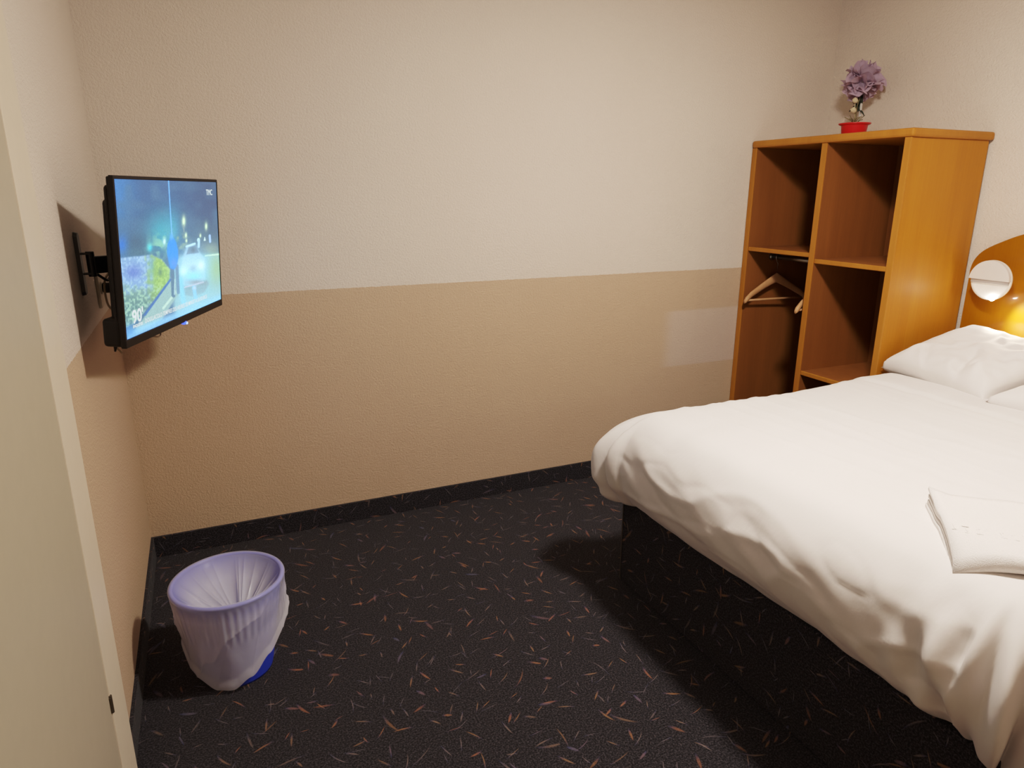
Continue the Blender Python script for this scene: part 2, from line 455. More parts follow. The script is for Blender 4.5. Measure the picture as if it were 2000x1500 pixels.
# car with its glare
lay(blob(720, 800, 130, 175)*.9, c3(150, 214, 244))
lay(poly([(640, 700), (668, 612), (735, 592), (772, 660), (815, 720), (815, 880), (740, 935), (640, 930), (615, 820)], 12)*.75, c3(186, 212, 236))
lay(poly([(668, 680), (684, 624), (742, 606), (768, 668)], 6), c3(112, 138, 168))
lay(blob(722, 646, 20, 22)*.6, c3(76, 90, 112)); lay(seg(668, 616, 735, 594, 7), c3(206, 226, 246))
lay(blob(715, 775, 95, 70)*.8, c3(204, 226, 246)); lay(blob(720, 795, 24, 26)*.5, c3(140, 164, 186))
lay(blob(645, 815, 26, 34), c3(226, 255, 244)); lay(blob(785, 770, 26, 36), c3(238, 252, 246)); lay(blob(725, 860, 70, 40)*.8, c3(150, 228, 255))
lay(poly([(640, 935), (740, 935), (830, 890), (845, 920), (810, 985), (720, 1020), (655, 1010)], 10)*.8, c3(142, 160, 172))
lay(blob(745, 905, 70, 22)*.7, c3(150, 136, 150)); lay(seg(650, 945, 800, 905, 5), c3(206, 196, 216))
lay(seg(725, 945, 738, 1030, 13, 6), c3(146, 200, 250)); lay(blob(730, 950, 12, 14), c3(206, 206, 246))
lay(seg(620, 880, 640, 1060, 20, 16)*.7, c3(140, 212, 246))
# walking figure in blue
lay(seg(553, 770, 562, 1010, 15, 5), c3(84, 108, 140)); lay(seg(590, 770, 600, 985, 13, 5), c3(104, 134, 168)); lay(seg(574, 880, 570, 1000, 4), c3(190, 205, 210))
lay(poly([(548, 508), (562, 540), (585, 580), (600, 640), (602, 710), (588, 770), (570, 800), (540, 790), (522, 720), (512, 660), (516, 600), (534, 560), (540, 535)], 7), c3(42, 138, 240)); lay(blob(550, 535, 14, 26)*.7, c3(120, 186, 252)); lay(blob(568, 750, 30, 40)*.8, c3(92, 140, 232))
lay(seg(528, 80, 552, 515, 3.4, 3), c3(122, 186, 250))
# street lamps and far signs
for x, y, rx, ry in ((648, 412, 13, 40), (827, 455, 9, 28), (665, 525, 8, 20), (780, 530, 6, 14), (668, 570, 7, 14)):
    lay(blob(x, y, rx*1.8, ry*1.4)*.5, c3(150, 170, 150)); lay(blob(x, y, rx, ry)*1.1, c3(236, 244, 206))
lay(seg(645, 440, 650, 500, 3), c3(150, 160, 160)); lay(poly([(806, 572), (815, 538), (823, 570)], 3), c3(232, 240, 240))
lay(ell(765, 565, 11, 16), c3(216, 232, 250)); lay(seg(768, 570, 766, 620, 9), c3(190, 214, 244)); lay(seg(855, 530, 858, 580, 8), c3(176, 196, 240))
# pale strip below
lay(poly([(190, 1300), (330, 1235), (940, 1010), (940, 1050), (190, 1370)], 26)*.85, c3(150, 200, 240))
lay(ss(900, 1080, Y)*ss(560, 700, X)*.35, c3(176, 222, 244)); lay(blob(215, 1290, 50, 60)*.8, c3(86, 150, 220))
haze = .16*ss(250, 800, Y)+.05
lay(haze, c3(160, 196, 214))
img += (rng.random(X.shape)[..., None]-.5)*16
img = img*np.array([1.02, 1.09, 1.08])+np.array([4, 8, 8])
img = np.clip(img, 0, 255)/255.0
imgl = np.where(img <= .04045, img/12.92, ((img+.055)/1.055)**2.4)
CURVE = [(0, 0), (.04, .045), (.1, .135), (.28, .36), (.45, .50), (.70, .635), (1.2, .785), (2.0, .92), (3.0, 1.0)]
imgl = np.interp(imgl, [q[1] for q in CURVE], [q[0] for q in CURVE])
bm = grid(NU, NV, lambda a, b: (SX0+(SX1-SX0)*a, .0015, SZ0+(SZ1-SZ0)*b))
me = bpy.data.meshes.new('screen'); bm.to_mesh(me); bm.free()
ca = me.color_attributes.new('picture', 'FLOAT_COLOR', 'POINT')
buf = np.ones((me.vertices.__len__(), 4), np.float32); buf[:, :3] = imgl.reshape(-1, 3)
ca.data.foreach_set('color', buf.ravel())
m = NT('lit screen'); at = m.n('ShaderNodeAttribute', attribute_name='picture')
m.b.inputs['Base Color'].default_value = (.004, .004, .005, 1); m.b.inputs['Roughness'].default_value = .3
m.b.inputs['Specular IOR Level'].default_value = .2
m.l(at.outputs['Color'], m.b.inputs['Emission Color']); m.b.inputs['Emission Strength'].default_value = 1.0
me.materials.append(m.m)
screen = link(bpy.data.objects.new('screen', me), tv)
M['caption'] = plain('caption light', (.1, .1, .1, 1), .5, emit=(.72, .95, 1, 1), es=1.45)
def caption(name, txt, box4, bold=0.0):
    """text laid on the screen, filling the quad given in picture measure: bl, br, height"""
    (x0, y0), (x1, y1), (x2, y2) = box4
    u0, v0 = uvof(x0, y0); u1, v1 = uvof(x1, y1); u2, v2 = uvof(x2, y2)
    cu = bpy.data.curves.new(name, 'FONT'); cu.body = txt; cu.offset = bold; cu.resolution_u = 3
    o = bpy.data.objects.new(name, cu); COL.objects.link(o)
    dg = bpy.context.evaluated_depsgraph_get(); me = bpy.data.meshes.new_from_object(o.evaluated_get(dg))
    bpy.data.objects.remove(o)
    xs = [v.co.x for v in me.vertices]; ys = [v.co.y for v in me.vertices]
    ax, bx, ay, by = min(xs), max(xs), min(ys), max(ys)
    sw, sh = SX1-SX0, SZ1-SZ0
    px0, pz0 = SX0+u0*sw, SZ0+v0*sh
    wd = (u1-u0)*sw; ht = (v2-v0)*sh; sl = (v1-v0)*sh
    for v in me.vertices:
        a = (v.co.x-ax)/(bx-ax); b = (v.co.y-ay)/(by-ay)
        v.co = Vector((px0+a*wd, .0006, pz0+a*sl*0+b*ht))
    me.materials.append(M['caption'])
    return link(bpy.data.objects.new(name, me), screen)
caption('caption', "90'", ((236, 1236), (322, 1190), (236, 1118)), .02)
caption('caption', "ENQUÊTES", ((240, 1270), (316, 1240), (240, 1236)), .02)
caption('caption', "DOULLACOLO TEMPRES DES HEURES DE MINUIT A LA SOURCE", ((336, 1226), (828, 1036), (336, 1190)), .002)
caption('caption', "TMC", ((828, 203), (876, 205), (828, 157)), 0)

# bracket that carries the television
br = thing('wall_bracket', 'black steel swivel bracket holding the television off the left wall', 'tv bracket', (0, -.715, 1.297))
bm = bmesh.new()
prof = [(-.022, -.078), (-.012, -.088), (.012, -.088), (.022, -.078), (.022, .078), (.012, .088), (-.012, .088), (-.022, .078)]
a = [bm.verts.new((0, y, z)) for y, z in prof]; b = [bm.verts.new((.010, y*.9, z*.97)) for y, z in prof]
for i in range(8): bm.faces.new((a[i], a[(i+1) % 8], b[(i+1) % 8], b[i]))
bm.faces.new(a[::-1]); bm.faces.new(b)
obj('wall_plate', bm, M['blackmetal'], br)
bm = bmesh.new()
for z in (-.030, .026): add_box(bm, .008, .034, -.011, .011, z, z+.005)
add_lathe(bm, [(.010, -.036), (.011, -.034), (.011, .032), (.010, .034)], 18, c=(.032, 0, 0))
obj('swivel_joint', bm, M['blackmetal'], br)
ax0 = Vector((.034, 0, -.002))
# arm runs to the middle of the television's back
nrm = Vector((math.sin(YAW), -math.cos(YAW), 0)); back = Vector(TVC) - nrm*.060 - Vector((0, -.715, 1.297))
dirv = Vector((back.x-ax0.x, back.y-ax0.y, 0)); L = dirv.length; ang = math.atan2(dirv.y, dirv.x)
bm = box(0, L, -.011, .011, -.026, .022, .003)
add_lathe(bm, [(.018, -.034), (.018, .034)], 16, c=(L, 0, 0))
o = obj('arm', bm, M['blackmetal'], br); o.location = ax0; o.rotation_euler = (0, 0, ang)
bm = box(-.06, .06, .0505, .058, -.055, .055, .002)
o = obj('screen_plate', bm, M['blackmetal'], br)
o.matrix_parent_inverse = Matrix.Identity(4)
o.matrix_local = br.matrix_basis.inverted() @ Matrix.LocRotScale(Vector(TVC), __import__('mathutils').Euler((TILT, 0, YAW)), None)
bm = add_tube(bmesh.new(), spline([(.042, .01, -.032), (.062, .03, -.052), (.064, .08, -.050), (.085, .14, -.035)], 6), .004, 8)
obj('cable_clip', bm, M['black'], br, True)

# socket, plug and cable behind the television
sk = thing('power_socket', 'ivory double wall socket on the left wall behind the television', 'socket', (0, -.40, 1.19))
obj('cover_plate', box(0, .010, -.042, .042, -.062, .062, .004), M['socket'], sk)
obj('socket_insert', add_lathe(bmesh.new(), [(.02, .008), (.021, .0125), (.017, .0125), (.016, .009)], 20, 'X', (0, 0, .0)), M['frame'], sk)

bm = add_lathe(bmesh.new(), [(.012, .013), (.017, .016), (.017, .036), (.009, .048)], 14, 'X', (0, 0, 0))
PW = Vector((0, -.40, 1.19))
for v in bm.verts: v.co += PW
cord_plug = bm
bm = add_tube(bmesh.new(), spline([(.046, 0, 0), (.075, -.05, -.02), (.06, -.16, -.05), (.048, -.235, -.02), (.052, -.26, .05), (.075, -.20, .078), (.105, -.12, .06)], 8), .0032, 8)
add_tube(bm, spline([(.046, 0, -.002), (.085, -.06, -.05), (.075, -.20, -.09), (.060, -.30, -.13), (.075, -.34, -.150)], 8), .003, 8)
for v in bm.verts: v.co += PW
cord = bm
cb = bmesh.new()
R_tv = Matrix.LocRotScale(Vector(TVC), __import__('mathutils').Euler((TILT, 0, YAW)), None)
add_tube(cb, [R_tv @ Vector(p) for p in spline([(-.14, .07, -TH/2+.004), (-.13, .05, -TH/2-.012), (-.09, .035, -TH/2-.026), (-.055, .045, -TH/2-.018), (-.045, .06, -TH/2+.003)], 8)], .0025, 8)
o = obj('aerial_cable', cb, M['cable'], tv, True); o.matrix_parent_inverse = R_tv.inverted(); o['label'] = 'short beige cable loop'
cb = bmesh.new()
add_tube(cb, [R_tv @ Vector(p) for p in spline([(-TW/2+.02, .035, -TH/2+.004), (-TW/2+.022, .04, -TH/2-.010), (-TW/2+.032, .045, -TH/2-.012), (-TW/2+.040, .05, -TH/2+.004)], 8)], .003, 8)
c_o = obj('power_cord', cord, M['cable'], tv, True); c_o.matrix_parent_inverse = R_tv.inverted(); c_o['label'] = 'thin beige power cord'
obj('plug', cord_plug, M['black'], c_o)
o = obj('hook_ring', cb, M['black'], tv, True); o.matrix_parent_inverse = R_tv.inverted()

# ------------------------------------------------------------------ waste bin with liner
BC = Vector((.285, -.885, 0)); RB, RR, BH = .112, .163, .325
def rbin(z): return RB+(RR-RB)*(z/BH)**.9
wb = thing('waste_bin', 'blue round plastic waste bin on the carpet in the left corner', 'waste bin', BC)
def fb(a, t):
    th = a*2*PI; z = t*(BH-.006); rib = .0016*math.sin(th*60)*sstep(.19, .21, z)*sstep(.31, .295, z)
    r = rbin(z)-.004+rib
    return (r*math.cos(th), r*math.sin(th), z)
bm = grid(240, 40, fb, True); bm.faces.new([v for v in bm.verts][:240][::-1])
o = obj('bin_body', bm, M['bin'], wb, True)
bm = add_tube(bmesh.new(), [(RR*math.cos(2*PI*i/64), RR*math.sin(2*PI*i/64), BH-.006) for i in range(64)], .006, 10, True)
obj('rim', bm, M['bin'], wb, True)

def ang_d(a, b): return (a-b+PI) % (2*PI)-PI
def hem(th):
    # lowest on the side facing the room's front, pulled up on the right side
    pts = [(-180, .13), (-150, .075), (-118, .018), (-98, .012), (-75, .045), (-50, .10), (-25, .155), (0, .205), (40, .23), (90, .20), (140, .17), (180, .13)]
    dg = math.degrees(ang_d(th, 0))
    for (a, z0), (b, z1) in zip(pts, pts[1:]):
        if a <= dg <= b: return z0+(z1-z0)*sstep(a, b, dg)
    return .13
def fl(a, t):
    th = a*2*PI; c, s = math.cos(th), math.sin(th)
    if t < .42:                      # inside funnel, centre up to the rim
        q = t/.42
        def cr(n, ph): return 1-2*abs(math.sin((th*n+ph)/2))**.55
        pl = .55*cr(5, .4)+.4*cr(8, 2.1)+.25*cr(13, .9)+.5*N3(c*2, s*2, 4)
        cx, cy = .022, -.052
        r = q*(RR-.008); z = .215+(BH-.215-.004)*q**1.5
        z += pl*.020*math.sin(min(1, q*1.02)*PI)**.7*(1-q*.5)
        z -= .05*math.exp(-(q/.16)**2)
        k = (1-q)**1.1
        return (r*c+cx*k, r*s+cy*k, z)
    if t < .52:                      # over the rim
        q = (t-.42)/.10; a2 = PI*(1-q)
        return ((RR+.0085*math.cos(a2))*c, (RR+.0085*math.cos(a2))*s, BH-.006+.0085*math.sin(a2)*1.0)
    q = (t-.52)/.48                  # outside skirt
    zt = BH-.006; hz = hem(th)+.003*math.sin(th*4+1)*q
    z = zt+(hz-zt)*q
    wr = math.sin(th*5+3.0*q+1.5*math.sin(th*3))*.45+.6*N3(c*4+2, s*4, q*3)+.5*(1-2*abs(math.sin(th*4.5+q*3+N3(c*2, s*2, 1)*2))**.5)
    diag = 1-2*abs(math.sin(th*1.9-z*13+.6*N3(c*3, s*3, z*8)))**.4
    r = rbin(max(0, z))+.009+ (.014*q)*(1.0-.5*q) + .0040*wr*min(1, q*1.6)*(1-.6*q) + .0065*diag*min(1, q*2)*(1-.4*q) + .007*sstep(.86, 1, q)
    r += .0011*math.sin(th*46)*sstep(.17, .21, z)*sstep(.312, .295, z)
    bulge = .008*math.exp(-(ang_d(th, math.radians(-2))/.25)**2)*sstep(.55, 1, q)
    r += bulge
    return (r*c, r*s, z)
bm = grid(480, 120, fl, True)
bm.faces.new(bm.verts[:480] if hasattr(bm.verts, 'ensure_lookup_table') and not bm.verts.ensure_lookup_table() else [])
o = obj('bin_liner', bm, M['film'], None, True); o.location = BC
tag(o, 'translucent white plastic bag draped over the rim of the blue waste bin', 'bin liner')

# ------------------------------------------------------------------ wardrobe (open shelving unit)
XB, XW = 3.058, W
YL0, YR0 = -.004, -.923     # far and near outer faces
ZT = 1.7563
T = .030
wd = thing('open_wardrobe', 'honey coloured wooden open wardrobe with shelves and hanging rail', 'wardrobe', (XB, -.46, 0))
def wpart(name, mat, x0, x1, y0, y1, z0, z1, bev=.002, label=None, edge=None):
    o = obj(name, box(x0-XB, x1-XB, y0+.46, y1+.46, z0, z1, bev), mat, wd)
    if label: o['label'] = label
    return o
wpart('top_board', M['edge'], XB-.010, XW-.004, YR0-.012, YL0, ZT-.036, ZT, .010)
ZU = ZT-.0362
wpart('side_panel', M['wood_shaded'], XB+.002, XW-.022, YL0-T, YL0, 0, ZU)
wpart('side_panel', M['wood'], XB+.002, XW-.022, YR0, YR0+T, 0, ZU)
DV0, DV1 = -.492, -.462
wpart('divider_panel', M['wood_shaded'], XB+.004, XW-.034, DV0, DV1, .07, ZU)
wpart('back_panel', M['wood_shaded'], XW-.034, XW-.024, YR0+T, YL0-T, .05, ZU, 0)
SL = [(1.196, 'L'), (1.170, 'R'), (.604, 'R'), (.07, 'L'), (.07, 'R')]
for z, s in SL:
    y0, y1 = (DV1, YL0-T) if s == 'L' else (YR0+T, DV0)
    wpart('shelf', M['wood_shaded'], XB+.012, XW-.034, y0, y1, z-.008, z+.012, .0015)
    wpart('shelf_edge', M['edge'], XB+.003, XB+.0122, y0, y1, z-.009, z+.013, .003)
for y0, y1 in ((YL0-T-.0005, YL0+.0005), (YR0-.0005, YR0+T+.0005), (DV0-.0005, DV1+.0005)):
    wpart('panel_edge', M['edge'], XB-.003, XB+.0042, y0, y1, 0 if y0 != DV0-.0005 else .07, ZU, .002)
wpart('plinth', M['wood_shaded'], XB+.03, XB+.05, YR0+T, YL0-T, 0, .062, 0)
XR, ZR = 3.238, 1.150
bm = bmesh.new()
add_tube(bm, [(XR-XB, YL0-T-.001+.46, ZR), (XR-XB, DV1+.001+.46, ZR)], .0125, 14)
for y in (YL0-T-.005, DV1+.005): add_tube(bm, [(XR-XB, y-.004+.46, ZR), (XR-XB, y+.004+.46, ZR)], .020, 16)
obj('clothes_rail', bm, M['steel'], wd, True)['label'] = 'steel clothes rail'

def make_hanger(label):
    h = thing('coat_hanger', label, 'coat hanger', (XR, -.085, ZR), group='wooden coat hangers in the wardrobe')
    # local x across the shoulders, z down from the rail's centre
    pts = [(.016*math.cos(a), 0, .016*math.sin(a)) for a in [math.radians(q) for q in range(-20, 200, 15)]]
    pts = [(p[0], 0, p[2]) for p in pts] + [(-.010, 0, -.022), (0, 0, -.034), (0, 0, -.112)]
    obj('hook', add_tube(bmesh.new(), pts, .0022, 8), M['chrome'], h, True)
    def body(a, t):
        s = a*2-1; x = s*.212
        zc = -.112 - .112*abs(s)**1.08 - .014*max(0, abs(s)-.8)*4
        hh = .017+.010*(1-abs(s))**2; th = .0075+.004*abs(s)
        y = -.012*abs(s)**2
        q = t*2*PI
        return (x, y+th*math.cos(q)*(1 if abs(s) < .995 else .6), zc+hh*math.sin(q)*(1 if abs(s) < .995 else .6))
    bm = bmesh.new(); rings = []
    for i in range(41):
        rings.append([bm.verts.new(body(i/40, k/14)) for k in range(14)])
    for p, q in zip(rings, rings[1:]):
        for k in range(14): bm.faces.new((p[k], p[(k+1) % 14], q[(k+1) % 14], q[k]))
    bm.faces.new(rings[0][::-1]); bm.faces.new(rings[-1])
    obj('shoulder_bar', bm, M['hanger'], h, True)
    obj('trouser_bar', add_tube(bmesh.new(), [(-.188, -.009, -.229), (0, -.006, -.229), (.188, -.009, -.229)], .006, 10), M['hanger'], h, True)
    return h
h1 = make_hanger('wooden coat hanger fully in view on the steel wardrobe rail')
h1.rotation_euler = (0, 0, math.radians(-4))
h2 = h1.copy(); COL.objects.link(h2)
h2['label'] = 'wooden coat hanger mostly hidden behind the wardrobe divider, only its tip showing'
for c in list(h1.children):
    q = c.copy(); COL.objects.link(q); q.parent = h2
h2.location = (XR+.006, -.412, ZR); h2.rotation_euler = (0, 0, math.radians(4))

# ------------------------------------------------------------------ paper flower in a red pot
FP = Vector((3.405, -.33, ZT))
pf = thing('potted_flower', 'lilac tissue paper flower in a red pot on top of the wardrobe', 'potted flower', FP)
PR, PH = .074, .076
bm = add_lathe(bmesh.new(), [(.052, 0), (.054, .002), (.062, PH-.012), (.063, PH-.010), (PR, PH-.006), (PR+.002, PH), (PR-.006, PH), (.059, PH-.010), (.055, PH-.02)], 40, cap=False)
obj('pot', bm, M['redpot'], pf, True)
obj('filler', add_lathe(bmesh.new(), [(.001, PH-.010), (.03, PH-.012), (.0585, PH-.016), (.056, PH-.022)], 24), M['soil'], pf, True)
stem_pts = spline([(-.004, 0, PH-.02), (-.002, 0, PH+.04), (.004, 0, PH+.09), (.012, 0, PH+.13), (.016, 0, PH+.18)], 6)
bm = add_tube(bmesh.new(), stem_pts, .0045, 8)
for k in range(9):   # dry twigs round the foot of the stem
    a = k*.7+.2; r = .012+.004*(k % 3)
    add_tube(bm, spline([(0, 0, PH-.015), (r*math.cos(a), r*math.sin(a), PH+.012), (r*2.6*math.cos(a+.5), r*2.6*math.sin(a+.5), PH+.02+.006*(k % 4))], 4), .0018, 6)
obj('stem', bm, M['stem'], pf, True)
def leaf_bm(bm, base, d, L, Wd, curl):
    base = Vector(base); d = Vector(d).normalized(); s = d.cross(Vector((.3, -1, .1))).normalized(); n = s.cross(d)
    rows = []
    for i in range(9):
        t = i/8; w = Wd*math.sin(PI*min(1, t*.92+.06))**.9
        c = base+d*L*t-Vector((0, 0, 1))*curl*t*t
        rows.append([bm.verts.new(c+s*w*q+n*abs(q)*w*.35) for q in (-1, -.5, 0, .5, 1)])
    for a, b in zip(rows, rows[1:]):
        for k in range(4): bm.faces.new((a[k], a[k+1], b[k+1], b[k]))
bm = bmesh.new()
random.seed(5)
for k in range(13):
    a = random.uniform(0, 2*PI); zz = PH+random.uniform(.065, .105)
    leaf_bm(bm, (.004+.1*(zz-PH-.09), 0, zz), (math.cos(a)*.55, math.sin(a)*.55, random.choice((-.5, .8, .9, 1))), random.uniform(.04, .06), .014, .006)
obj('leaves', bm, M['green'], pf, True)
bm = bmesh.new()
for k, (dx, dz) in enumerate(((.010, -.065), (.018, -.06), (.006, -.075))):
    add_box(bm, .004+dx*.7-.0035, .004+dx*.7+.0035, -.012-.002*k, -.0105-.002*k, PH+.088+dz, PH+.095)
obj('ribbon', bm, M['ribbon'], pf)
for c, rr in (((-.035, -.012, PH+.060), .014), ((-.036, -.016, PH+.105), .013)):
    t = bmesh.new(); bmesh.ops.create_icosphere(t, subdivisions=3, radius=rr)
    for v in t.verts: v.co = Vector(c)+v.co*(1+.25*N3(v.co.x*90, v.co.y*90, v.co.z*90))
    add_tube(t, [c, (c[0]*.4, -.004, PH+.045), (0, 0, PH+.012)], .0018, 6)
    obj('bud', t, M['cream'], pf, True)
# crumpled petals all round
bm = bmesh.new(); random.seed(11)
FCn = Vector((.014, 0, PH+.195)); ga = PI*(3-math.sqrt(5)); NP = 40
for k in range(NP):
    zc = 1-2*(k+.5)/NP; rxy = math.sqrt(1-zc*zc); a = ga*k
    d = Vector((rxy*math.cos(a), rxy*math.sin(a), zc))
    R = .094*random.uniform(.86, 1.14)*(1+.12*(d.x*.6+d.z*.5))
    s = d.orthogonal().normalized(); s = (Matrix.Rotation(random.uniform(0, 2*PI), 3, d) @ s); n = s.cross(d)
    hw = random.uniform(.050, .075); sd = random.uniform(0, 50); rows = []
    for i in range(9):
        t = i/8; row = []
        for j in range(11):
            q = j/5-1
            w = hw*(.12+.88*t**.75)
            wav = .010*t*math.sin(q*4+sd)+.012*t*N3(q*1.5+sd, t*2, sd)
            rr = R*(.10+.90*t)*(1-.10*q*q*t)+.008*t*N3(q*3, sd, 2)
            p = FCn+d*rr+s*w*q+n*(wav*1.5)-d*(.016*t*t*abs(math.sin(q*3+sd)))
            row.append(bm.verts.new(p))
        rows.append(row)
    for p, q in zip(rows, rows[1:]):
        for j in range(10): bm.faces.new((p[j], p[j+1], q[j+1], q[j]))
obj('flower_head', bm, M['tissue'], pf, True)

# ------------------------------------------------------------------ bed
BX0, BX1, BY1, BY0 = 1.715, 3.545, -.945, -2.345
bed = thing('bed', 'double bed with a dark fleck carpeted base and white mattress', 'bed', (BX0, BY1, 0))
def rel(bm):
    for v in bm.verts: v.co -= Vector((BX0, BY1, 0))
    return bm
o = obj('bed_base', rel(box(BX0, BX1, BY0, BY1, .004, .36, .003, 1)), M['carpet'], bed, uv=True)
o['label'] = 'dark carpeted bed base'
bm = bmesh.new()
for y in (BY1, ): add_box(bm, BX0-.0035, BX0+.002, y-.004, y+.002, .004, .36, .001)
obj('corner_trim', rel(bm), plain('grey carpet edge', (.06, .05, .045, 1), .8), bed)
obj('mattress', rel(box(BX0+.02, BX1-.005, BY0+.02, BY1-.02, .361, .645, .05, 4)), M['sheet'], bed, True)

ZTOP = .715
XK, XH, YA, YB = 1.815, 3.05, -1.04, -2.285     # flat core of the duvet
FOOT = [(0, 0), (.05, .005), (.10, .025), (.15, .07), (.183, .13), (.192, .20), (.175, .27), (.135, .325), (.095, .357), (.06, .352)]
FAR = [(0, 0), (.04, .006), (.08, .03), (.108, .07), (.118, .13), (.120, .20), (.118, .27), (.110, .33), (.105, .36), (.10, .37)]
NEAR = [(0, 0), (.05, .006), (.09, .03), (.125, .07), (.14, .14), (.145, .22), (.15, .30), (.155, .38), (.16, .45), (.165, .50)]
def prof_at(P, t):
    q = t*(len(P)-1); i = min(int(q), len(P)-2); f = q-i
    a = P[max(i-1, 0)]; b = P[i]; c = P[i+1]; d = P[min(i+2, len(P)-1)]
    def cr(k): return .5*(2*b[k]+(c[k]-a[k])*f+(2*a[k]-5*b[k]+4*c[k]-d[k])*f*f+(3*b[k]-a[k]-3*c[k]+d[k])*f**3)
    return cr(0), cr(1)
def top_z(x, y):
    z = ZTOP + .010*N3(x*2.2, y*2.2, 1.0) + .004*N3(x*2.5+y*3, y*9-x*3, 3.0)
    crs = N3(x*1.3+y*.3, y*16-x*2.5, 7.3); z += .0025*max(0, crs)**1.5
    cr2 = N3(x*6.5+y*.5, y*.8, 7.7); z += .0042*(max(0, .22-abs(cr2))/.22)**1.3
    cr3 = N3(x*11-y*.9, y*1.1, 2.2); z += .0022*(max(0, .2-abs(cr3))/.2)**1.3
    z += .012*sstep(2.2, 3.0, x)
    z += .007*sstep(2.845, 2.862, x-.012*N3(y*3, 1, 1))-.004*math.exp(-((x-2.84-.012*N3(y*3, 1, 1))/.012)**2)
    return z
def duvet_pt(a, b):
    # a runs head -> foot drop, b runs far drop -> near drop;  |.|>0 in the drop zones
    HX = .62; x_t = 0; y_t = 0
    if a < HX: x = XH+(XK-XH)*(a/HX)
    else: x = XK; x_t = (a-HX)/(1-HX)
    F0, F1 = .22, .78
    if b < F0: y = YA; y_t = (F0-b)/F0; side = 1
    elif b > F1: y = YB; y_t = (b-F1)/(1-F1); side = -1
    else: y = YA+(YB-YA)*(b-F0)/(F1-F0); side = 0
    z0 = top_z(x, y)
    t = max(x_t, y_t)
    if t <= 0: return Vector((x, y, z0))
    th = math.atan2(y_t, x_t)              # 0 on the foot, pi/2 on a side
    P2 = FAR if side >= 0 else NEAR
    o1, d1 = prof_at(FOOT, t); o2, d2 = prof_at(P2, t)
    f = sstep(0, PI/2, th)
    off = o1*(1-f)+o2*f; dr = d1*(1-f)+d2*f
    dirv = Vector((-math.cos(th), side*math.sin(th), 0))
    corner = math.sin(2*th) if (x_t > 0 and y_t > 0) else 0
    n_out = 0; zz = 0
    # broad soft folds on the hanging faces
    s = (y if x_t > 0 and y_t == 0 else x)
    env = sstep(.12, .5, t)
    if corner == 0:
        n_out += env*(.017*N3(s*2.6+dr*5, dr*4, 5.1)+.005*math.sin(s*13+dr*13+4*N3(s*1.7, 2, 1))*sstep(.1, .45, t)*(.35+.65*abs(N3(s*1.2, 9, 4)))*sstep(1.05, .6, t))
        n_out += env*.006*N3(s*9+dr*14, dr*10, 8.8)
        cz = N3(s*2.6+dr*3.5, dr*7-s*1.5, 12.4); n_out += env*.0075*(max(0, .30-abs(cz))/.30)**1.6*sstep(1.05, .7, t)
        cz = N3(s*5+dr*9, dr*11-s*3, 3.4); n_out -= env*.003*(max(0, .16-abs(cz))/.16)**1.5*sstep(1.05, .7, t)
        zz += .010*N3(s*2.3, 1.5, 3)*sstep(.6, 1, t)
    else:
        w = abs(corner)**.7
        if side >= 0:
            n_out += w*(-.060*math.exp(-(ang_d(th, .30)/.06)**2)*sstep(.10, .35, t)+.016*math.exp(-(ang_d(th, .45)/.12)**2)*sstep(.2, .5, t))
            n_out += w*(.012*math.sin(th*13+dr*9)*sstep(.3, .8, t)+.010*math.sin(dr*75+th*4)*sstep(.55, .8, t))
            zz += .006*w*sstep(.5, 1, t)
            n_out += .085*w*sstep(.12, .5, t)
        else:
            n_out += w*env*(.030*math.sin(th*12+dr*6+1)+.012*math.sin(th*21-dr*10))
            zz -= .008*w*sstep(.6, 1, t)
    # sharper gathers close to the near corner of the foot
    if x_t > 0 and y_t == 0:
        g = math.exp(-((y-YB)/.13)**2)
        n_out += g*env*(.020*math.sin(y*46+dr*26)*sstep(1.1, .5, t)+.010*math.sin(y*80-dr*12))
    p = Vector((x, y, z0))+dirv*(off+n_out)+Vector((0, 0, -dr+zz))
    return p
bm = grid(190, 240, lambda u, v: duvet_pt(u, v))
bm.verts.ensure_lookup_table()
o = obj('duvet', bm, M['linen'], None, True)
md = o.modifiers.new('thickness', 'SOLIDIFY'); md.thickness = .012; md.offset = -1
ss_ = o.modifiers.new('soft', 'SMOOTH'); ss_.factor = .5; ss_.iterations = 1
tag(o, 'plain white duvet spread over the double bed and tucked under at its foot', 'duvet')

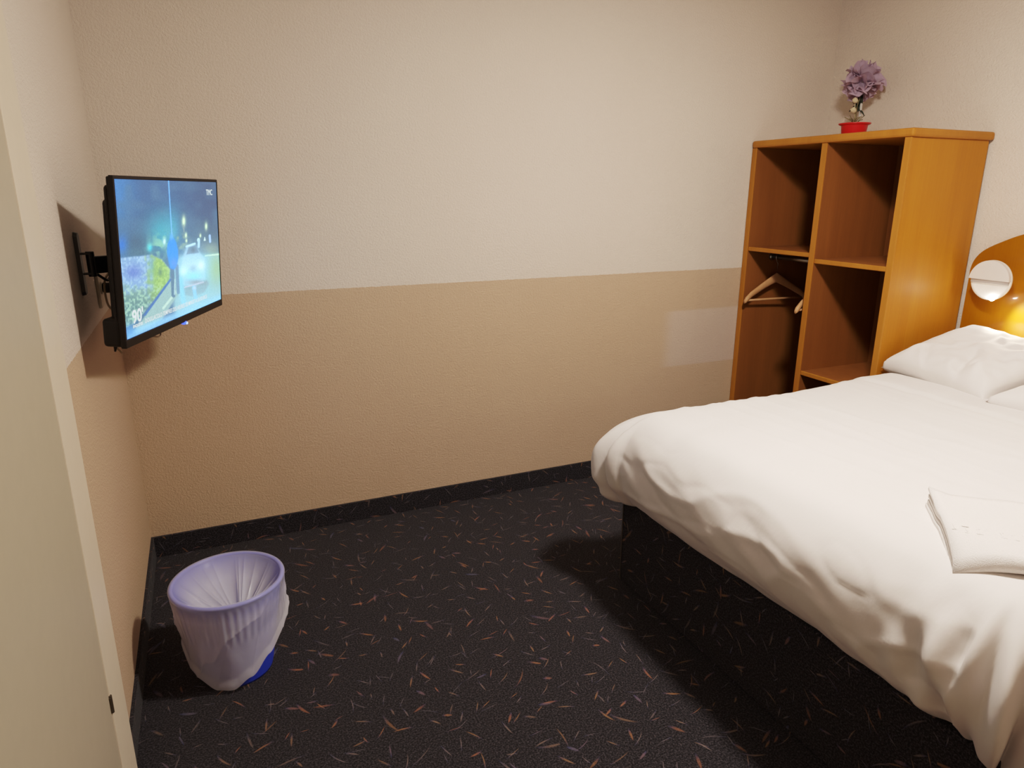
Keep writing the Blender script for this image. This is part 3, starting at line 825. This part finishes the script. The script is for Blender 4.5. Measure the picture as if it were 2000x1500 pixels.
# sheet fold showing between duvet and pillows
def fsheet(u, v):
    x = 2.98+.16*u; y = -.985+(-2.30+.985)*v
    return Vector((x, y, .676+.030*sstep(0, .35, .35-abs(u-.12))+.004*N3(x*9, y*7, 2)))
CREASE = {1: [(-.98, -.42, -.15, -.10, -.030, .10), (-.95, -.62, -.2, -.55, .020, .09), (-.9, .25, -.45, .55, -.010, .07), (-.55, -.45, .1, -.75, -.014, .08), (-.35, .2, .5, .0, -.012, .10), (-.8, .75, -.3, .5, .008, .06)],
          6: [(-.9, .5, -.2, .2, -.015, .09), (-.5, .8, .3, .6, -.012, .08), (-.6, -.2, .1, -.5, .012, .1)]}
def pillow(name, label, c, sx, sy, hz, rot, seed):
    def half(sg):
        def f(u, v):
            a, b = u*2-1, v*2-1
            px = abs(a); py = abs(b)
            e = max(0, (1-px**3.0))**.38*max(0, (1-py**3.4))**.38
            e = e**.5*min(max(0, 1-px**3.0)**.38, max(0, 1-py**3.4)**.38)**.5
            x = sx*a*(1-.05*(1-py*py)*px**6); y = sy*b*(1-.04*(1-px*px)*py**6)
            x *= (1+.05*(px*py)**3); y *= (1+.05*(px*py)**3)
            w = .012*N3(a*2.2+seed, b*2.2, seed)+.007*N3(a*5+seed, b*4+2*a, 3+seed)+.020*max(0, .35-abs(N3(a*1.6-b*1.3+seed, (a+b)*1.1, 5+seed)))-.004
            edge = (1-px**6)*(1-py**6)
            cr = 0
            for (ax, ay, bx, by, dp, wd_) in CREASE[int(seed)]:
                tt = max(0, min(1, ((a-ax)*(bx-ax)+(b-ay)*(by-ay))/((bx-ax)**2+(by-ay)**2)))
                dd = math.hypot(a-ax-tt*(bx-ax), b-ay-tt*(by-ay))
                cr += dp*math.exp(-(dd/wd_)**2)*math.sin(PI*(.12+.76*tt))
            z = sg*hz*e*(1 if sg > 0 else .55)+((w*edge*1.3+cr*edge) if sg > 0 else 0)
            return Vector((x, y, z))
        return f
    bm = grid(64, 80, half(1)); merge(bm, grid(64, 80, half(-1)))
    bmesh.ops.remove_doubles(bm, verts=bm.verts, dist=.0006)
    o = obj(name, bm, M['pillow'], None, True)
    o.location = c; o.rotation_euler = rot
    tag(o, label, 'pillow', 'pillows on the bed')
    return o
pillow('pillow', 'white pillow in the far corner of the bed beside the wardrobe', (3.255, -1.238, .792), .235, .252, .110, (math.radians(3), math.radians(-16), math.radians(-11)), 1.0)
pillow('pillow', 'white pillow nearest the right edge of the photo, next to the folded duvet edge', (3.21, -1.80, .762), .265, .30, .082, (math.radians(2), math.radians(-6), math.radians(-3)), 6.0)

# ------------------------------------------------------------------ towel folded on the duvet
tw = thing('folded_towel', 'white folded terry towel lying on the near foot corner of the duvet', 'towel', (1.964, -1.947, 0))
e1 = Vector((-.705, -.709, 0)); e2 = Vector((.709, -.705, 0)); TL, TD = .30, .325
def towel_z(p): 
    q = max(0, (XK+.02-p.x))
    return top_z(max(p.x, XK), max(p.y, YB))-.9*q*q*4-max(0, YB-p.y)**2*4
def ubend(r_out, thick, a_near, n=10):
    """profile of one layer pair folded at the near side: list of (a, z) for centre line"""
    c = []
    for i in range(14): c.append((a_near*i/14, -r_out))
    for i in range(n+1):
        t = -PI/2+PI*i/n; c.append((a_near+r_out*math.cos(t), r_out*math.sin(t)))
    for i in range(13, -1, -1): c.append((a_near*i/14, r_out))
    return c
def towel_layer(bm, prof, th, zc, s0, s1, fan):
    ns = 12; rows = []
    n = len(prof)
    loops = []
    for side in (1, -1):
        rows = []
        for j in range(ns+1):
            e = s0+(s1-s0)*j/ns; row = []
            for i, (a, z) in enumerate(prof):
                pa, pz = prof[max(i-1, 0)]; na, nz = prof[min(i+1, n-1)]
                tx, tz = na-pa, nz-pz; l = math.hypot(tx, tz) or 1
                nx, nz2 = -tz/l, tx/l
                aa = a+nx*th/2*side; z2 = z+nz2*th/2*side
                p = Vector((1.964, -1.947, 0))+e1*aa+e2*e
                f = fan*(1-min(1, aa/.12))*(1-min(1, (e-s0)/.05)) if aa < .12 else 0
                lift = max(0, z)*f
                zz = towel_z(p)+zc+z2+lift+.002*N3(aa*14, e*14, z*90)
                row.append(bm.verts.new((p.x-1.964, p.y+1.947, zz)))
            rows.append(row)
        loops.append(rows)
    A, B = loops
    for j in range(ns):
        for i in range(n-1):
            bm.faces.new((A[j][i], A[j][i+1], A[j+1][i+1], A[j+1][i]))
            bm.faces.new((B[j][i], B[j+1][i], B[j+1][i+1], B[j][i+1]))
    for j in (0, ns):
        for i in range(n-1): bm.faces.new((A[j][i], A[j][i+1], B[j][i+1], B[j][i]))
    for i in (0, n-1):
        for j in range(ns): bm.faces.new((A[j][i], A[j+1][i], B[j+1][i], B[j][i]))
bm = bmesh.new()
towel_layer(bm, ubend(.0160, .008, TD-.016), .0085, .0215, 0, TL, .9)
towel_layer(bm, ubend(.0055, .008, TD-.030), .0085, .0215, .003, TL, .7)
obj('towel_cloth', bm, M['towel'], tw, True)
# raised woven motif along the fold
bm = bmesh.new(); random.seed(9)
for k in range(11):
    e = .018+k*.023
    for (da, w_, h_) in ((0, .014, .004), (.014, .004, .022), (.030, .013, .004)) if k % 3 else ((.006, .004, .03), (.02, .014, .004)):
        aa = .20+da; p = Vector((1.964, -1.947, 0))+e1*aa+e2*e
        t = bmesh.new(); bmesh.ops.create_cube(t, size=1)
        for v in t.verts: v.co = Vector((v.co.x*h_, v.co.y*w_, v.co.z*.0012))
        bmesh.ops.bevel(t, geom=t.edges[:], offset=.0008, segments=1, affect='EDGES')
        R3 = Matrix(((e1.x, e2.x, 0), (e1.y, e2.y, 0), (0, 0, 1)))
        for v in t.verts: v.co = R3 @ v.co + Vector((p.x-1.964, p.y+1.947, towel_z(p)+.0420))
        merge(bm, t)
obj('woven_relief', bm, M['towel'], tw)

# ------------------------------------------------------------------ headboard and reading lamp
hb = bmesh.new()
yc = (BY0+BY1)/2; hw = (BY1-BY0)/2-.001
out = [(BY1-.001, 0)]
ctrl = [(BY1-.001, 1.10), (BY1-.0015, 1.165), (-.962, 1.212), (-.998, 1.252), (-1.07, 1.293), (-1.147, 1.327), (-1.30, 1.375), (-1.47, 1.402), (yc, 1.41)]
arc = [(p.x, p.y) for p in spline([(a, b, 0) for a, b in ctrl], 5)]
right = [(2*yc-a, b) for a, b in arc[::-1]][1:]
pts = out+arc+right+[(2*yc-BY1+.001, 0)]
f0 = [hb.verts.new((XW-.028, a, b)) for a, b in pts]; f1 = [hb.verts.new((XW-.001, a, b)) for a, b in pts]
hb.faces.new(f0); hb.faces.new(f1[::-1])
for i in range(len(pts)): hb.faces.new((f0[i], f0[(i+1) % len(pts)], f1[(i+1) % len(pts)], f1[i]))
o = obj('headboard', hb, M['headboard'])
tag(o, 'glossy orange wooden headboard with arched top on the wall behind the pillows', 'headboard')
lp = thing('reading_lamp', 'round white reading lamp mounted on the wooden headboard with its light on', 'lamp', (3.47, -1.092, 1.128))
XHB = XW-.028-3.47
R0 = .087
obj('stem', add_tube(bmesh.new(), [(.014, 0, 0), (XHB-.003, 0, 0)], .016, 16), M['lampwhite'], lp, True)
obj('mounting_rose', add_lathe(bmesh.new(), [(.034, XHB-.010), (.036, XHB-.007), (.036, XHB)], 28, 'X'), M['lampwhite'], lp, True)
bm = add_lathe(bmesh.new(), [(R0-.012, .004), (R0-.004, .0), (R0, .004), (R0, .012), (R0-.004, .016)], 48, 'X')
obj('back_disc', bm, M['lamprim'], lp, True)
def half_disc(r, x0, x1, z_lo, z_hi, n=40):
    bm = bmesh.new(); p = []
    a0 = math.asin(z_lo/r) if abs(z_lo) < r else -PI/2
    a1 = PI-a0
    if z_hi > z_lo and z_hi < r:
        a0 = -PI-math.asin(-z_hi/r) if False else math.asin(z_hi/r); 
    for i in range(n+1):
        a = a0+(a1-a0)*i/n; p.append((r*math.cos(a), r*math.sin(a)))
    A = [bm.verts.new((x0, y, z)) for y, z in p]; B = [bm.verts.new((x1, y, z)) for y, z in p]
    bm.faces.new(A); bm.faces.new(B[::-1])
    for i in range(len(p)): j = (i+1) % len(p); bm.faces.new((A[i], A[j], B[j], B[i]))
    return bm
obj('upper_shade', half_disc(R0-.001, -.014, .002, .002, 0), M['lampwhite'], lp)
obj('switch_bar', box(-.006, .002, -R0+.006, R0-.006, -.014, .0018, .001), M['lampgrey'], lp)
bm = add_lathe(bmesh.new(), [(.004, -.010), (.009, -.007), (.0115, -.001), (.009, .005), (.004, .008)], 20, 'X', (.001, -.022, -.0775))
o = obj('led_bulb', bm, M['led'], lp, True); o['label'] = 'bright lit bulb'

# ------------------------------------------------------------------ lights
def light(name, typ, loc, energy, color, **k):
    l = bpy.data.lights.new(name, typ); l.energy = energy; l.color = color
    for a, v in k.items(): setattr(l, a, v)
    o = bpy.data.objects.new(name, l); o.location = loc; COL.objects.link(o); return o
light('ceiling_light', 'AREA', (1.90, -1.80, 2.44), 37.5, (1.0, .875, .765), shape='DISK', size=.24)
light('ceiling_light_globe', 'POINT', (1.90, -1.80, 2.37), 31, (1.0, .875, .765), shadow_soft_size=.10)
def aim(o, d): o.rotation_euler = Vector(d).to_track_quat('-Z', 'Y').to_euler()
o = light('reading_light', 'SPOT', (3.475, -1.135, 1.035), 13, (1, .84, .62), spot_size=math.radians(125), spot_blend=1, shadow_soft_size=.012)
aim(o, (.02, -.75, -.62))
o = light('second_reading_light', 'SPOT', (3.46, -2.19, 1.06), 5, (1, .86, .66), spot_size=math.radians(165), spot_blend=1, shadow_soft_size=.015)
aim(o, (-.35, .5, -.7))
wld = bpy.data.worlds.new('room'); scn.world = wld; wld.use_nodes = True
wld.node_tree.nodes['Background'].inputs[0].default_value = (.02, .018, .015, 1)

# ------------------------------------------------------------------ camera
f, yaw, pitch, roll = 1341.93, .4217, .2743, .0033
fw = Vector((math.sin(yaw)*math.cos(pitch), math.cos(yaw)*math.cos(pitch), -math.sin(pitch)))
r = Vector((math.cos(yaw), -math.sin(yaw), 0)); u = r.cross(fw)
r2 = r*math.cos(roll)+u*math.sin(roll); u2 = -r*math.sin(roll)+u*math.cos(roll)
cd = bpy.data.cameras.new('camera'); cd.sensor_fit = 'HORIZONTAL'; cd.sensor_width = 36; cd.lens = f/2000*36
cd.clip_start = .02
co = bpy.data.objects.new('camera', cd); COL.objects.link(co)
co.matrix_world = Matrix(((r2.x, u2.x, -fw.x, .3164), (r2.y, u2.y, -fw.y, -2.9969), (r2.z, u2.z, -fw.z, 1.5), (0, 0, 0, 1)))
scn.camera = co
scn.view_settings.view_transform = 'Standard'
scn.view_settings.look = 'None'
scn.view_settings.exposure = 0
# camera response: lifts the mid tones and rolls off the highlights, as a phone camera does
vs = scn.view_settings
vs.use_curve_mapping = True
cm = vs.curve_mapping
TOP = 3.0
cm.white_level = (TOP, TOP, TOP); cm.use_clip = True
cv = cm.curves[3]
PTS = CURVE
cv.points[0].location = (0, 0); cv.points[1].location = (1, 1)
for x, y in PTS[1:-1]: cv.points.new(x/TOP, y)
cm.update()
